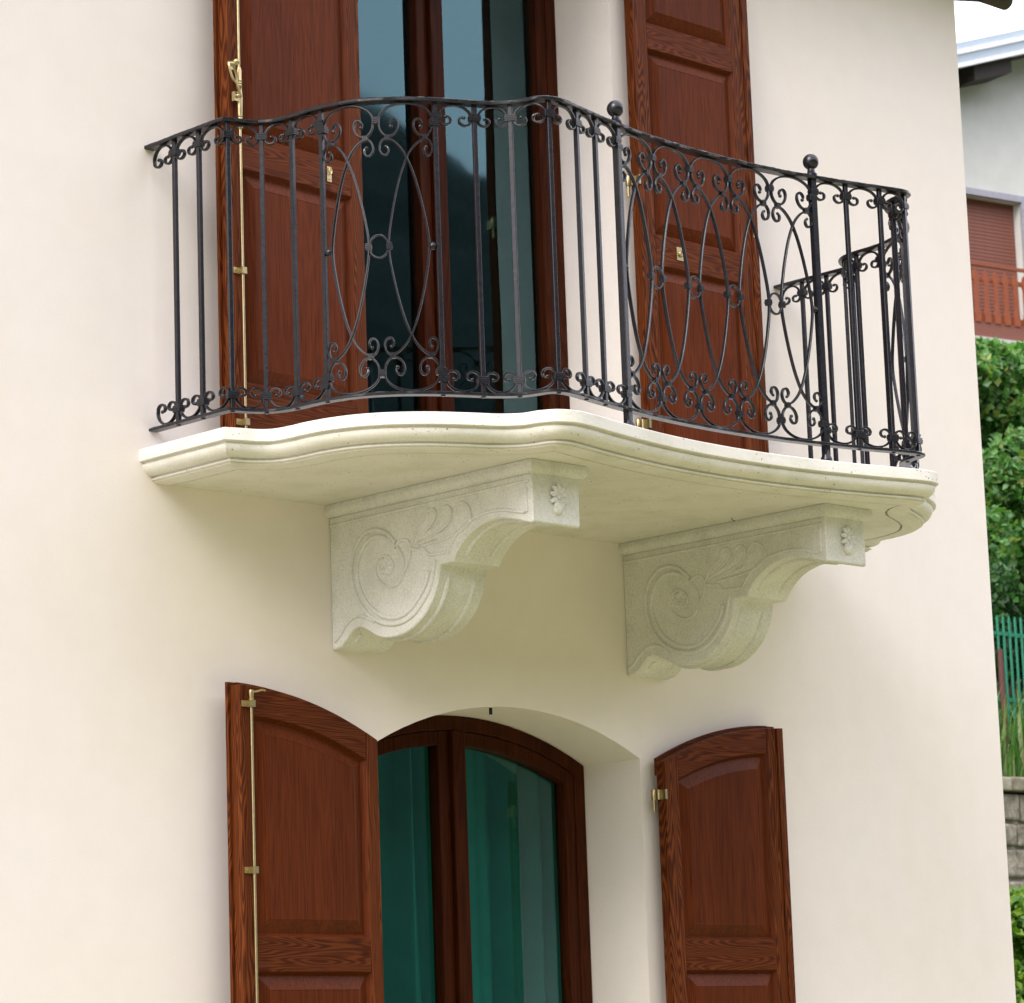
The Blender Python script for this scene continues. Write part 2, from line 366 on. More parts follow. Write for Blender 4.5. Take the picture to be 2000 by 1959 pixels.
# windows -----------------------------------------------------------
def inset_arch(xl, xr, zs, rise, d, n=20):
    w = (xr-xl)/2; rr = (w*w+rise*rise)/(2*rise); cz = zs+rise-rr; cx = (xl+xr)/2; r2 = rr-d; w2 = w-d; a = math.asin(w2/r2)
    return [(cx+r2*math.sin(-a+2*a*k/n), cz+r2*math.cos(-a+2*a*k/n)) for k in range(n+1)]
def ring_frame(o_, i_, y0, y1):
    """frame between two open loops of equal count (bottom left ... bottom right)"""
    m = MB(); n = len(o_)
    V = [(p[0], y0, p[1]) for p in o_]+[(p[0], y0, p[1]) for p in i_]+[(p[0], y1, p[1]) for p in o_]+[(p[0], y1, p[1]) for p in i_]
    F = []
    for k in range(n-1):
        F += [(k, k+1, n+k+1, n+k), (2*n+k, 3*n+k, 3*n+k+1, 2*n+k+1), (k, 2*n+k, 2*n+k+1, k+1), (n+k, n+k+1, 3*n+k+1, 3*n+k)]
    F += [(0, n, 3*n, 2*n), (n-1, 3*n-1, 4*n-1, 2*n-1)]
    return m.add(V, F)
def window(zs, zb, name, lab):
    fr = lambda d: [(XL+d, zb)]+inset_arch(XL, XR, zs, RISE, d)+[(XR-d, zb)]
    y = DEPTH-.012
    f = hpart(ring_frame(fr(.002), fr(.055), y, y+.07), name, W_FRAME, bevel=.004)
    def sub(mb, nm, mat, **k):
        mb.V = [(x-(H0+H1)/2, yy, z-Z_G) for x, yy, z in mb.V]; o = mb.build(nm, mat, f, **k); return o
    # the two sashes: stiles follow the arched head
    for side in (0, 1):
        A = fr(.0565); B = fr(.108)
        if side == 0: A = [p for p in A if p[0] <= 1.632]; B = B[:len(A)]; xm0, xm1 = 1.548, 1.600
        else: A = [p for p in A if p[0] >= 1.632]; B = B[-len(A):]; xm0, xm1 = 1.604, 1.668
        sub(ring_frame(A, B, y+.004, y+.06), 'sash', W_FRAME, bevel=.004)
        mm = MB(); zt = inset_arch(XL, XR, zs, RISE, .0565); top = min(zt, key=lambda p: abs(p[0]-(xm0+xm1)/2))[1]
        if side == 0: mm.box((xm0, y+.002, zb), (xm1+.003, y+.058, top))
        else: mm.box((xm0, y-.018, zb), (xm1, y+.059, top))
        sub(mm, 'mullion', W_FRAME, bevel=.005)
        mm = MB().box((min(A[0][0], A[-1][0]) if side == 0 else xm1, y+.005, zb), (xm0 if side == 0 else A[-1][0], y+.058, zb+.13)); sub(mm, 'bottom_rail', W_FRAMEX, bevel=.004)
        # glass and its bead
        C_ = inset_arch(XL, XR, zs, RISE, .100); C_ = [p for p in C_ if (p[0] < xm0+.01 if side == 0 else p[0] > xm1-.01)]
        if side == 0: poly = [(XL+.1, zb+.12)]+C_+[(xm0+.01, C_[-1][1]), (xm0+.01, zb+.12)]
        else: poly = [(xm1-.01, zb+.12), (xm1-.01, C_[0][1])]+C_+[(XR-.1, zb+.12)]
        sub(MB().prism(poly, 'y', y+.040, y+.044), 'pane', GLASS)
    return f
wl = window(ZS1, -3.44, 'arched_window', None); wl['label'] = 'arched lower window with dark wooden frame'
wu = window(ZS2, .004, 'balcony_door', None); wu['label'] = 'glazed double balcony door behind the railing'
m = MB().box((1.576, .036, -.776), (1.583, .046, -.745)); hpart(m, 'shutter_catch', STEEL)

# curtain behind the lower window -----------------------------------
def curtain(x0, x1, seed, lab, y):
    rr = np.random.default_rng(seed); N = 260; V = []; F = []; rows = 12
    ph = rr.uniform(0, 6, 6); NP_ = (x1-x0)*6.2
    for j in range(rows+1):
        t = j/rows; z = -.74-2.68*t
        for i in range(N+1):
            s = i/N; x = x0+(x1-x0)*s
            q = s*NP_+ph[0]+.25*math.sin(s*11+ph[1])+.06*math.sin(t*3+s*20)
            tr_ = abs((q % 1.0)-.5)*2; tr_ = tr_*tr_*(3-2*tr_)
            a = .30*tr_**1.5*(.75+.35*math.sin(s*17+ph[2]))+.006*math.sin(s*120+ph[3])+.02*math.sin(s*7-t*1.3)
            V.append((x+.012*math.sin(s*30+ph[4]+t*2), y+a*(.55+.45*t), z))
    for j in range(rows):
        for i in range(N): F.append((j*(N+1)+i, j*(N+1)+i+1, (j+1)*(N+1)+i+1, (j+1)*(N+1)+i))
    o = mesh('curtain', V, F, CURTAIN, smooth=True); tag(o, lab, 'curtain'); return o
curtain(.85, 1.78, 3, 'teal green curtain in the left half of the arched lower window', .60)
curtain(1.66, 2.7, 5, 'folded teal green curtain filling the right half of the arched lower window', .66)

# ------------------------------------------------------------------ shutters
def bez_top(x, W, z_hi): return z_hi-(W-x)**2/(2*1.42)
def shutter(name, origin, rot, mirror, W, cuts, z_bot, z_top, arched, label, hinge_w, meet_w, rod, extras):
    """local x runs 0 (hinge edge) .. W (meeting edge); mirror flips it for the left leaf. front face y=0, back y=.05"""
    root = empty(name, (origin[0], origin[1], z_bot), rot)
    tag(root, label, 'shutter')
    sx = -1 if mirror else 1
    def P(mb, nm, mat, parent=root, **k):
        mb.V = [(sx*x, y, z-z_bot) for x, y, z in mb.V]; return mb.build(nm, mat, parent, **k)
    T = .045
    ztop = (lambda x: z_top-(W-x)**2/(2*1.42)) if arched else (lambda x: z_top)
    zin = (lambda x: z_top-.099-(.93*W-x)**2/2.5) if arched else (lambda x: z_top-.11)
    def strip(x0, x1, lo, hi, n=14): # polygon between two height functions
        xs = [x0+(x1-x0)*k/n for k in range(n+1)]
        return [(x, lo(x)) for x in xs]+[(x, hi(x)) for x in xs[::-1]]
    c = lambda v: (lambda x: v)
    xa, xb = hinge_w, W-meet_w
    # stiles
    P(MB().prism(strip(0, xa, c(z_bot), ztop, 4), 'y', 0, T), 'stile', W_STILE, bevel=.0025)
    P(MB().prism(strip(xb, W, c(z_bot), ztop, 4), 'y', 0, T), 'stile', W_STILE, bevel=.0025)
    # rails
    g = .0008
    P(MB().prism(strip(xa+g, xb-g, zin, ztop), 'y', .0006, T-.001), 'rail', W_RAIL, bevel=.002)
    for lo, hi in cuts: P(MB().prism(strip(xa+g, xb-g, c(lo), c(hi), 1), 'y', .0006, T-.001), 'rail', W_RAIL, bevel=.002)
    # panels between rails
    edges = [(hi_of, lo_of) for hi_of, lo_of in zip([zin]+[c(lo) for lo, hi in cuts], [c(hi) for lo, hi in cuts])]
    for hi_f, lo_f in edges:
        arc = hi_f is zin and arched
        def loop(d, n=14):
            xs = [xa+d+(xb-xa-2*d)*k/n for k in range(n+1)]
            return [(x, lo_f(x)+d) for x in xs]+[(x, hi_f(x)-d) for x in xs[::-1]]
        prof = [(0, .0025), (.004, .009), (.009, .017), (.012, .020), (.056, .0045), (.0575, .0035), (.0585, .0045)]
        V = []; F = []; n = None
        for d, y in prof:
            L = loop(d); n = len(L); V += [(p[0], y, p[1]) for p in L]
        for j in range(len(prof)-1):
            for k in range(n): F.append((j*n+k, j*n+(k+1) % n, (j+1)*n+(k+1) % n, (j+1)*n+k))
        h = (len(prof)-1)*n
        half = n//2
        for k in range(half-1): F.append((h+k, h+k+1, h+n-2-k, h+n-1-k))
        P(MB().add(V, F), 'panel', W_PANEL)
        L = loop(.003); P(MB().prism(L, 'y', .026, .036), 'backing_panel', W_PANEL)
    # rebated lip at the back, standing proud of the edge
    lp = .012
    P(MB().prism(strip(W-.03, W+lp, c(z_bot), lambda x: z_top+.012, 2), 'y', T, T+.012), 'edge_lip', W_STILE, bevel=.002)
    P(MB().prism(strip(.002, W-.031, lambda x: ztop(x)-.05, lambda x: ztop(x)+.014), 'y', T, T+.012), 'top_lip', W_RAIL, bevel=.002)
    if not mirror:  # covering strip over the meeting stile
        P(MB().prism([(W-.032, z_bot), (W+.002, z_bot), (W+.002, z_top+.001), (W-.032, z_top-.001)], 'y', -.007, -.0005), 'cover_strip', W_STILE, bevel=.002)
    if rod:
        xr_ = W-.037; zr0, zr1, guides, handle = rod
        rg = [(zr1, .0065), (zr0, .0065)]
        o = P(MB().cyl((xr_, -.014, zr0), (xr_, -.014, zr1), .0048, n=12), 'bolt_rod', BRASS, smooth=40)
        def Q(mb, nm): 
            mb.V = [(sx*x, y, z-z_bot) for x, y, z in mb.V]; return mb.build(nm, BRASS, o, smooth=35)
        for zg in guides:
            Q(MB().box((xr_-.010, -.024, zg-.011), (xr_+.010, -.0005, zg+.011)).box((xr_+.010, -.0045, zg-.010), (xr_+.032, -.0004, zg+.010)).cyl((xr_+.021, -.007, zg), (xr_+.021, -.003, zg), .004, n=8), 'rod_guide')
        if handle == 'top':
            Q(MB().cyl((xr_, -.014, zr1-.055), (xr_, -.014, zr1), .009, n=12, rings=[(0, .0075), (.1, .010), (.14, .0075), (.3, .0095), (.36, .0075), (.5, .010), (.56, .0075), (.85, .0095), (1, .0085)]).tube([(xr_, -.014, zr1-.006), (xr_-.02, -.02, zr1-.004), (xr_-.04, -.022, zr1+.002), (xr_-.056, -.022, zr1+.001)], .0035), 'hook_knob')
        else:
            hz = handle
            rings = [(0, .0065), (.03, .0095)]
            for q in (.12, .16, .20): rings += [(q-.012, .009), (q, .0108), (q+.012, .009)]
            rings += [(.3, .0095), (.5, .011), (.62, .009)]
            for q in (.70, .74, .78): rings += [(q-.012, .009), (q, .0108), (q+.012, .009)]
            rings += [(.95, .009), (1, .0065)]
            Q(MB().cyl((xr_, -.014, hz-.115), (xr_, -.014, hz+.10), .01, n=12, rings=rings), 'handle_sleeve')
            lv = [(xr_+.004, -.026, hz-.005), (xr_+.018, -.030, hz+.012), (xr_+.030, -.032, hz+.034), (xr_+.045, -.032, hz+.046), (xr_+.058, -.031, hz+.075), (xr_+.060, -.030, hz+.098), (xr_+.048, -.030, hz+.097), (xr_+.037, -.031, hz+.080), (xr_+.029, -.032, hz+.056), (xr_+.030, -.032, hz+.034)]
            Q(MB().tube(cr(lv, 4), .0042, n=7), 'lever')
            Q(MB().box((xr_-.004, -.022, hz-.022), (xr_+.030, -.008, hz+.010)).ball((xr_+.017, -.024, hz-.004), .0075, 10, 6), 'lever_boss')
            Q(MB().cyl((xr_+.062, -.028, hz+.098), (xr_+.034, -.030, hz+.103), .008, .009, n=10).ball((xr_+.032, -.034, hz+.108), .012, 10, 7), 'lever_knob')
            Q(MB().box((xr_+.014, -.010, hz+.088), (xr_+.032, -.001, hz+.106)), 'catch_plate')
    for kind, x, z in extras:
        if kind == 'plate': P(MB().box((x-.011, -.003, z-.027), (x+.011, -.0004, z+.027)).cyl((x, -.006, z-.018), (x, -.0025, z-.018), .003, n=8).tube([(x+.007*math.cos(a), -.008, z+.010+.012*math.sin(a)) for a in np.linspace(-1, 4.4, 12)], .002, n=6), 'lock_plate', BRASS)
        if kind == 'square': P(MB().box((x-.022, -.003, z-.026), (x+.022, -.0004, z+.026)).tube([(x+.010*math.cos(a), -.007, z+.010*math.sin(a)) for a in np.linspace(0, 5.6, 12)], .0025, n=6).box((x-.012, -.008, z-.004), (x+.004, -.0025, z+.001)), 'lock_plate', BRASS)
        if kind == 'tab': P(MB().box((x-.006, -.0085, z-.016), (x+.006, -.0075, z+.016)), 'striker_plate', BRASS)
        if kind == 'hinge':
            h = P(MB().box((-.0035, .002, z-.018), (-.0004, T+.004, z+.018)).box((-.006, -.0035, z-.018), (.004, .004, z+.018)), 'hinge', BRASS, bevel=.001)
            mb = MB().cyl((-.016, T+.002, z-.020), (-.016, T+.002, z+.026), .0095, n=14, rings=[(0, .009), (.05, .0098), (.8, .0098), (.93, .007), (1, .003)]).cyl((-.008, T-.016, z-.018), (-.008, T-.016, z+.018), .0075, n=12).cyl((-.016, T+.002, z-.062), (-.016, T+.002, z-.0205), .0062, n=12)
            mb.V = [(sx*a, b_, z_-z_bot) for a, b_, z_ in mb.V]; mb.build('hinge_barrel', BRASS, h, smooth=40)
    return root
low_cuts = [(-1.685, -1.573), (-3.42, -3.22)]
upp_cuts = [(1.838, 1.940), (.976, 1.094), (.02, .24)]
LO = (.925, -.085); L_ROT = R(5.0)
shutter('shutter', LO, L_ROT, True, .642, low_cuts, -3.42, -.765, True, 'left arched wooden shutter of the lower window with long brass rod', .057, .058,
        (-3.3, -.783, (-.827, -1.363, -1.95), 'top'), [])
shutter('shutter', (2.333, -.09), 0, False, .660, low_cuts, -3.42, -.768, True, 'right arched wooden shutter of the lower window with brass hinge near its top', .070, .088,
        None, [('hinge', 0, -1.043), ('hinge', 0, -2.6)])
shutter('shutter', LO, L_ROT, True, .642, upp_cuts, .02, 2.42, False, 'wooden shutter left of the balcony door with brass bolt and handle', .057, .058,
        (.03, 2.3, (.616, .103, 1.9), 1.218), [('plate', .169, 1.036)])
shutter('shutter', (2.333, -.09), 0, False, .662, upp_cuts, .02, 2.42, False, 'wooden shutter right of the balcony door with square brass lock plate', .075, .098,
        None, [('hinge', 0, 1.30), ('hinge', 0, .35), ('square', .210, 1.038), ('tab', .640, 1.189)])

# ------------------------------------------------------------------ balcony slab
CX = 1.632
HALF = [(0, 0), (0, -.15), (0, -.30), (0, -.435), (.05, -.453), (.105, -.468), (.142, -.497), (.158, -.56), (.163, -.64), (.183, -.735), (.222, -.825), (.285, -.905), (.385, -.985), (.5, -1.045), (.585, -1.085), (.632, -1.13), (.650, -1.19), (.683, -1.237), (.745, -1.259), (.82, -1.252), (.95, -1.222), (1.11, -1.19), (1.26, -1.165), (1.45, -1.146), (CX, -1.14)]
def outline(n=10):
    h = cr(HALF, n, corners=(3,)); r = h[::-1][1:].copy(); r[:, 0] = 2*CX-r[:, 0]; return np.vstack([h, r])
def offset(O, d):
    if abs(d) < 1e-9: return O.copy()
    N = len(O); T = np.diff(O, axis=0); T /= np.linalg.norm(T, axis=1)[:, None]
    nr = np.stack([-T[:, 1], T[:, 0]], 1); Q = np.zeros_like(O)
    for i in range(N):
        if i == 0: Q[i] = O[i]+nr[0]*d
        elif i == N-1: Q[i] = O[i]+nr[-1]*d
        else:
            b = nr[i-1]+nr[i]; b /= np.linalg.norm(b); Q[i] = O[i]+b*d/max(.5, np.dot(b, nr[i]))
    D = np.linalg.norm(Q[:, None]-O[None], axis=2); ok = D.min(1) >= abs(d)-.003; ok[0] = ok[-1] = True
    i = 0
    while i < N:
        if not ok[i]:
            j = i
            while not ok[j]: j += 1
            mm = (Q[i-1]+Q[j])/2; Q[i:j] = mm; Q[i-1] = mm; Q[j] = mm; i = j
        i += 1
    return Q
OUT = outline()
SP = [(.003, 0), (0, -.003), (0, -.039), (.002, -.041), (.016, -.0418), (.0165, -.046), (.0120, -.050), (.013, -.058), (.017, -.066), (.023, -.074), (.031, -.080), (.041, -.0845), (.047, -.0850), (.0555, -.0858), (.056, -.0905), (.0495, -.0915), (.0475, -.0945), (.0495, -.0975), (.0565, -.0980), (.0585, -.0985), (.0575, -.102), (.062, -.1048), (.074, -.1055), (.078, -.107), (.127, -.107), (.1275, -.092), (.1355, -.092), (.136, -.1062)]
balcony = empty('balcony', (CX, 0, -.107))
tag(balcony, 'pale stone balcony slab with moulded wavy edge resting on two carved corbels', 'balcony')
V = []; F = []; n = len(OUT)
for d, z in SP:
    Q = offset(OUT, d); V += [(x-CX, y if abs(y) > 1e-6 else .02, z+.107) for x, y in Q]
for j in range(len(SP)-1):
    for k in range(n-1): F.append((j*n+k, j*n+k+1, (j+1)*n+k+1, (j+1)*n+k))
F.append(tuple(range(n))); F.append(tuple(range((len(SP)-1)*n, len(SP)*n))[::-1])
slab = mesh('slab', V, F, SLAB, balcony)
bmx = bmesh.new(); bmx.from_mesh(slab.data); bmesh.ops.remove_doubles(bmx, verts=bmx.verts, dist=2e-5)
bmesh.ops.triangulate(bmx, faces=[f for f in bmx.faces if len(f.verts) > 8]); bmesh.ops.dissolve_degenerate(bmx, dist=1e-6, edges=bmx.edges)
bmesh.ops.recalc_face_normals(bmx, faces=bmx.faces); bmx.to_mesh(slab.data); bmx.free(); slab.data.shade_smooth(); slab.data.set_sharp_from_angle(angle=R(28))
m = MB().box((XL+.003, .003, -.012), (XR-.003, DEPTH+.1, .003)); m.V = [(x-CX, y, z+.107) for x, y, z in m.V]; m.build('door_sill', SLAB, balcony)
m = MB().tube([(2.17, -.62, -.106), (2.168, -.622, -.112), (2.172, -.626, -.117), (2.177, -.631, -.120)], .0014, n=6); m.V = [(x-CX, y, z+.107) for x, y, z in m.V]; m.build('wire_stub', STEEL, balcony)

# corbels --------------------------------------------------------------
PROF = [(0.0, -.603), (-.022, -.600), (-.046, -.594), (-.076, -.573), (-.101, -.551), (-.134, -.541), (-.165, -.549), (-.197, -.566), (-.236, -.585), (-.283, -.595), (-.338, -.594), (-.393, -.581), (-.44, -.557), (-.48, -.526), (-.511, -.487), (-.531, -.446), (-.543, -.405), (-.546, -.385)]
PROF2 = [(-.609, -.383), (-.629, -.355), (-.657, -.327), (-.695, -.302), (-.741, -.284), (-.786, -.275), (-.83, -.274), (-.874, -.281), (-.917, -.291), (-.953, -.303), (-.974, -.309)]
CARVE = {
 'ring': [(-.335, -.281), (-.289, -.242), (-.234, -.223), (-.178, -.231), (-.132, -.273), (-.109, -.34), (-.122, -.412), (-.16, -.476), (-.214, -.521), (-.277, -.547), (-.347, -.553), (-.41, -.535), (-.458, -.499), (-.499, -.452), (-.516, -.402), (-.526, -.366)],
 'ring2': [(-.338, -.297), (-.304, -.268), (-.257, -.250), (-.209, -.252), (-.164, -.283), (-.137, -.344), (-.149, -.408), (-.183, -.464), (-.233, -.504), (-.285, -.527), (-.344, -.532), (-.397, -.515), (-.440, -.482), (-.477, -.440), (-.494, -.399)],
 'volute': [(-.339, -.289), (-.365, -.328), (-.374, -.377), (-.353, -.414), (-.313, -.427), (-.263, -.41), (-.232, -.373), (-.238, -.334), (-.27, -.317), (-.305, -.33), (-.32, -.359), (-.299, -.38), (-.274, -.371)],
 'leaf1': [(-.412, -.303), (-.446, -.254), (-.493, -.227), (-.498, -.204), (-.522, -.196), (-.538, -.215), (-.516, -.244), (-.428, -.297)],
 'leaf2': [(-.428, -.297), (-.507, -.266), (-.562, -.243), (-.562, -.211), (-.587, -.196), (-.61, -.213), (-.6, -.248), (-.537, -.279), (-.444, -.302)],
 'leaf3': [(-.444, -.302), (-.544, -.29), (-.618, -.264), (-.624, -.223), (-.651, -.196), (-.688, -.209), (-.703, -.253), (-.674, -.28), (-.597, -.3), (-.466, -.31)],
 'stem': [(-.343, -.287), (-.367, -.277), (-.398, -.285), (-.408, -.313), (-.399, -.348), (-.378, -.383)],
 'stem2': [(-.416, -.314), (-.447, -.321), (-.474, -.323), (-.494, -.343), (-.542, -.348), (-.595, -.347)],
 'edge': [(-.012, -.575), (-.035, -.565), (-.065, -.535), (-.103, -.510), (-.140, -.503), (-.185, -.517), (-.22, -.535)],
 'edge2': [(-.585, -.355), (-.612, -.318), (-.65, -.285), (-.70, -.262), (-.75, -.25), (-.80, -.245), (-.86, -.25), (-.92, -.265), (-.955, -.272)],
 'edge3': [(-.962, -.272), (-.962, -.19)]}
CARVE['edge'] = CARVE['edge']
def corbel(x0, lab):
    W = .215; yb = -.107
    body = cr(PROF, 4)[:, :]; arcp = cr(PROF2, 4)
    poly = [(.0, -.148)]+[tuple(p) for p in body]+[tuple(p) for p in arcp]+[(-.983, -.3075), (-.987, -.303), (-.988, -.296), (-.988, -.148)]
    # side faces as polygon, edges softened by a narrow chamfer
    n = len(poly); ch = .004
    def inset(P, d):
        out = []
        for i in range(len(P)):
            a, b, c_ = Vector(P[i-1]), Vector(P[i]), Vector(P[(i+1) % len(P)])
            t1 = (b-a).normalized(); t2 = (c_-b).normalized(); n1 = Vector((-t1.y, t1.x)); n2 = Vector((-t2.y, t2.x)); q = (n1+n2)
            if q.length < 1e-3: q = n1
            q.normalize(); out.append(tuple(b-q*d/max(.5, q.dot(n1))))
        return out
    IN = inset(poly, ch); 
    if sum((IN[i][0]-poly[i][0])**2 for i in range(n)) and IN[-1][0] < -.988: IN = inset(poly, -ch)
    V = [(x0, y, z) for y, z in IN]+[(x0+ch, y, z) for y, z in poly]+[(x0+W-ch, y, z) for y, z in poly]+[(x0+W, y, z) for y, z in IN]
    F = [tuple(range(n)), tuple(range(3*n, 4*n))[::-1]]
    for j in range(3):
        for k in range(n): F.append((j*n+k, j*n+(k+1) % n, (j+1)*n+(k+1) % n, (j+1)*n+k))
    mb = MB(); mb.add(V, F); mb.V = [(x-CX, y, z+.107) for x, y, z in mb.V]
    c = mb.build('corbel', CORBEL, balcony, smooth=32)
    if lab: c['label'] = lab
    def sub(mb, nm, **k):
        mb.V = [(x-CX, y, z+.107) for x, y, z in mb.V]; return mb.build(nm, CORBEL, c, **k)
    # cap moulding swept round three sides
    prof = [(.019, -.1075), (.0195, -.112), (.023, -.120), (.023, -.130), (.019, -.139), (.011, -.146), (.004, -.149), (-.004, -.1495)]
    V = []; F = []
    for d, z in prof: V += [(x0-d, .0, z), (x0-d, -.988-d, z), (x0+W+d, -.988-d, z), (x0+W+d, 0, z)]
    for j in range(len(prof)-1):
        for k in range(3): F.append((j*4+k, j*4+k+1, (j+1)*4+k+1, (j+1)*4+k))
    F.append((0, 1, 2, 3)); F.append(tuple(len(prof)*4-4+k for k in (3, 2, 1, 0)))
    sub(MB().add(V, F), 'cap_moulding', smooth=30)
    # carved relief on both cheeks
    for side in (0, 1):
        xs = x0-.0005 if side == 0 else x0+W+.0005
        mb = MB()
        for k, P in CARVE.items():
            Q = cr(P, 4); r_ = .008 if k in ('ring', 'ring2') else .0058
            mb.tube([(xs, y, z) for y, z in Q], r_, n=8)
        mb.tube([(xs, -.004, -.176), (xs, -.975, -.172)], .005, n=8)
        mb.tube([(xs, -.03, -.15), (xs, -.03, -.15001)], .0001, n=4)
        # little flower in the eye of the volute
        for q in range(7):
            a = 2*math.pi*q/7; mb.ball((xs, -.283+.021*math.cos(a), -.352+.021*math.sin(a)), .012, 8, 6, sx=.55)
        sub(mb, 'carved_scroll', smooth=50)
    # broad raised leaf bodies between the lines
    mb = MB()
    for P in (CARVE['leaf1'], CARVE['leaf2'], CARVE['leaf3']):
        Q = cr(P, 3); cy = Q.mean(0); nQ = len(Q)
        V = [(x0+.001, y, z) for y, z in Q]+[(x0-.0045, cy[0]+(y-cy[0])*.62, cy[1]+(z-cy[1])*.62) for y, z in Q]
        mb.add(V, [(k, (k+1) % nQ, nQ+(k+1) % nQ, nQ+k) for k in range(nQ)]+[tuple(range(nQ, 2*nQ))])
    sub(mb, 'carved_leaf', smooth=60)
    # flutes: raised beads on the curved underside
    mb = MB()
    for fx in (.045, .160):
        for P, cut in ((body[5*4+8:-5], 1), (arcp[3:-8], 1)):
            Q = np.array(P); pts = []
            for y, z in Q: pts.append((x0+fx, y, z))
            rad = [.0095*min(1, min(i, len(pts)-1-i)/2+.15) for i in range(len(pts))]
            mb.tube(pts, .009, n=8, rad=rad)
        mb.tube([(x0+fx, -.095, -.556), (x0+fx, -.07, -.578)], .007, n=8)
    sub(mb, 'flute', smooth=50)
    # rosette on the front block
    rx, rz = x0+.112, -.222; yy = -.989
    mb = MB()
    for q in range(9):
        a = R(-60+q*37.5); L = .032
        if 3 <= q <= 8 or q < 3:
            cx_, cz_ = rx+math.cos(a)*L*.72, rz+.004+math.sin(a)*L*.95
            pts = [(rx+math.cos(a)*.006, yy-.003, rz+.004+math.sin(a)*.006), (cx_, yy-.008, cz_), (rx+math.cos(a)*L*1.15, yy-.003, rz+.004+math.sin(a)*L*1.4)]
            mb.tube(cr(pts, 3), .005, n=8, rad=[.004, .0065, .0085, .0095, .0085, .0065, .004])
    mb.ball((rx-.001, yy-.002, rz-.034), .021, 14, 9, sy=.75, sz=.95); mb.ball((rx, yy-.007, rz+.004), .0095, 10, 6)
    sub(mb, 'rosette', smooth=60)
corbel(.807, 'left carved corbel, sunlit scroll on its cheek'); corbel(2.247, 'right carved corbel with deeply lined scroll')

# ------------------------------------------------------------------ railing
RC = offset(OUT, .058)
keep = [0]
for i in range(1, len(RC)):
    if np.linalg.norm(RC[i]-RC[keep[-1]]) > 1e-5: keep.append(i)
RC = RC[keep]
# light smoothing of the plan curve so the bars bend rather than kink
for _ in range(3):
    Q = RC.copy(); Q[1:-1] = (RC[:-2]+2*RC[1:-1]+RC[2:])/4; RC = Q
SL = np.concatenate([[0], np.cumsum(np.linalg.norm(np.diff(RC, axis=0), axis=1))]); LEN = SL[-1]
def at(s):
    s = min(max(s, 0), LEN); x = np.interp(s, SL, RC[:, 0]); y = np.interp(s, SL, RC[:, 1]); e = .006
    s0, s1 = max(s-e, 0), min(s+e, LEN)
    t = np.array([np.interp(s1, SL, RC[:, 0])-np.interp(s0, SL, RC[:, 0]), np.interp(s1, SL, RC[:, 1])-np.interp(s0, SL, RC[:, 1])]); t /= np.linalg.norm(t)
    return Vector((x, y, 0)), Vector((t[0], t[1], 0)), Vector((t[1], -t[0], 0))   # point, tangent, outward normal
railing = empty('iron_railing', (CX, -.6, 0)); OFF = Vector((CX, -.6, 0))
tag(railing, 'dark wrought iron railing of bars, scrolls and crossed ovals around the balcony', 'railing')
def RP(mb, name, parent=railing, smooth=40, bevel=0, seg=2):
    mb.V = [(v[0]-CX, v[1]+.6, v[2]) for v in mb.V]; return mb.build(name, IRON, parent, smooth, bevel, seg)
def sweep(path, hn, hb, taper=0, end_r=None, off=0.0):
    """flat bar along a path of (s,z); hn = half width across the railing plane, hb = half thickness in the plane"""
    path = np.array(path); N = len(path); V = []; F = []
    sec = [(-1, -.55), (-.7, -1), (.7, -1), (1, -.55), (1, .55), (.7, 1), (-.7, 1), (-1, .55)]
    for i in range(N):
        a = path[max(i-1, 0)]; b = path[min(i+1, N-1)]; t = b-a; t = t/max(np.linalg.norm(t), 1e-9)
        P, T, Nn = at(path[i][0]); c = P+Vector((0, 0, path[i][1]))+Nn*off; B = T*(-t[1])+Vector((0, 0, t[0]))
        k = 1.0
        if taper: k = min(1, .45+.55*min(i, N-1-i)/taper)
        for u, v in sec: V.append(c+Nn*(u*hn*k)+B*(v*hb*(.6+.4*k)))
    for i in range(N-1):
        for k in range(8): F.append((i*8+k, i*8+(k+1) % 8, (i+1)*8+(k+1) % 8, (i+1)*8+k))
    F.append(tuple(range(8))[::-1]); F.append(tuple(range((N-1)*8, N*8)))
    m = MB().add(V, F)
    if end_r:
        for e in (path[0], path[-1]):
            P, T, Nn = at(e[0]); c = P+Vector((0, 0, e[1]))+Nn*off; m.ball(c, end_r, 8, 6)
    return m
ZT, ZB = 1.018, .075     # underside of the top rail, top face of the bottom rail
def rail(z0, z1, hw, name, s_a=0.0):
    N = 420; V = []; F = []
    for i in range(N+1):
        s = LEN*i/N; P, T, Nn = at(s); j1, j2, j3 = rng.normal(0, .00055, 3)
        if i == 0: P = P+Vector((0, .0, 0))
        sec = [(-hw+.002, z0), (hw-.002, z0), (hw+j1, z0+.0025), (hw+j1+j2*.5, z1-.003), (hw-.0035+j2, z1+j3), (-hw+.003+j3, z1+j3*.6), (-hw, z1-.003), (-hw, z0+.0025)]
        for u, z in sec: c = P+Nn*u; V.append((c.x, c.y, z))
    for i in range(N):
        for k in range(8): F.append((i*8+k, i*8+(k+1) % 8, (i+1)*8+(k+1) % 8, (i+1)*8+k))
    F.append(tuple(range(8))[::-1]); F.append(tuple(range(N*8, (N+1)*8)))
    return RP(MB().add(V, F), name, smooth=35)
rail(ZT, 1.031, .021, 'top_rail'); rail(.064, ZB, .018, 'bottom_rail')
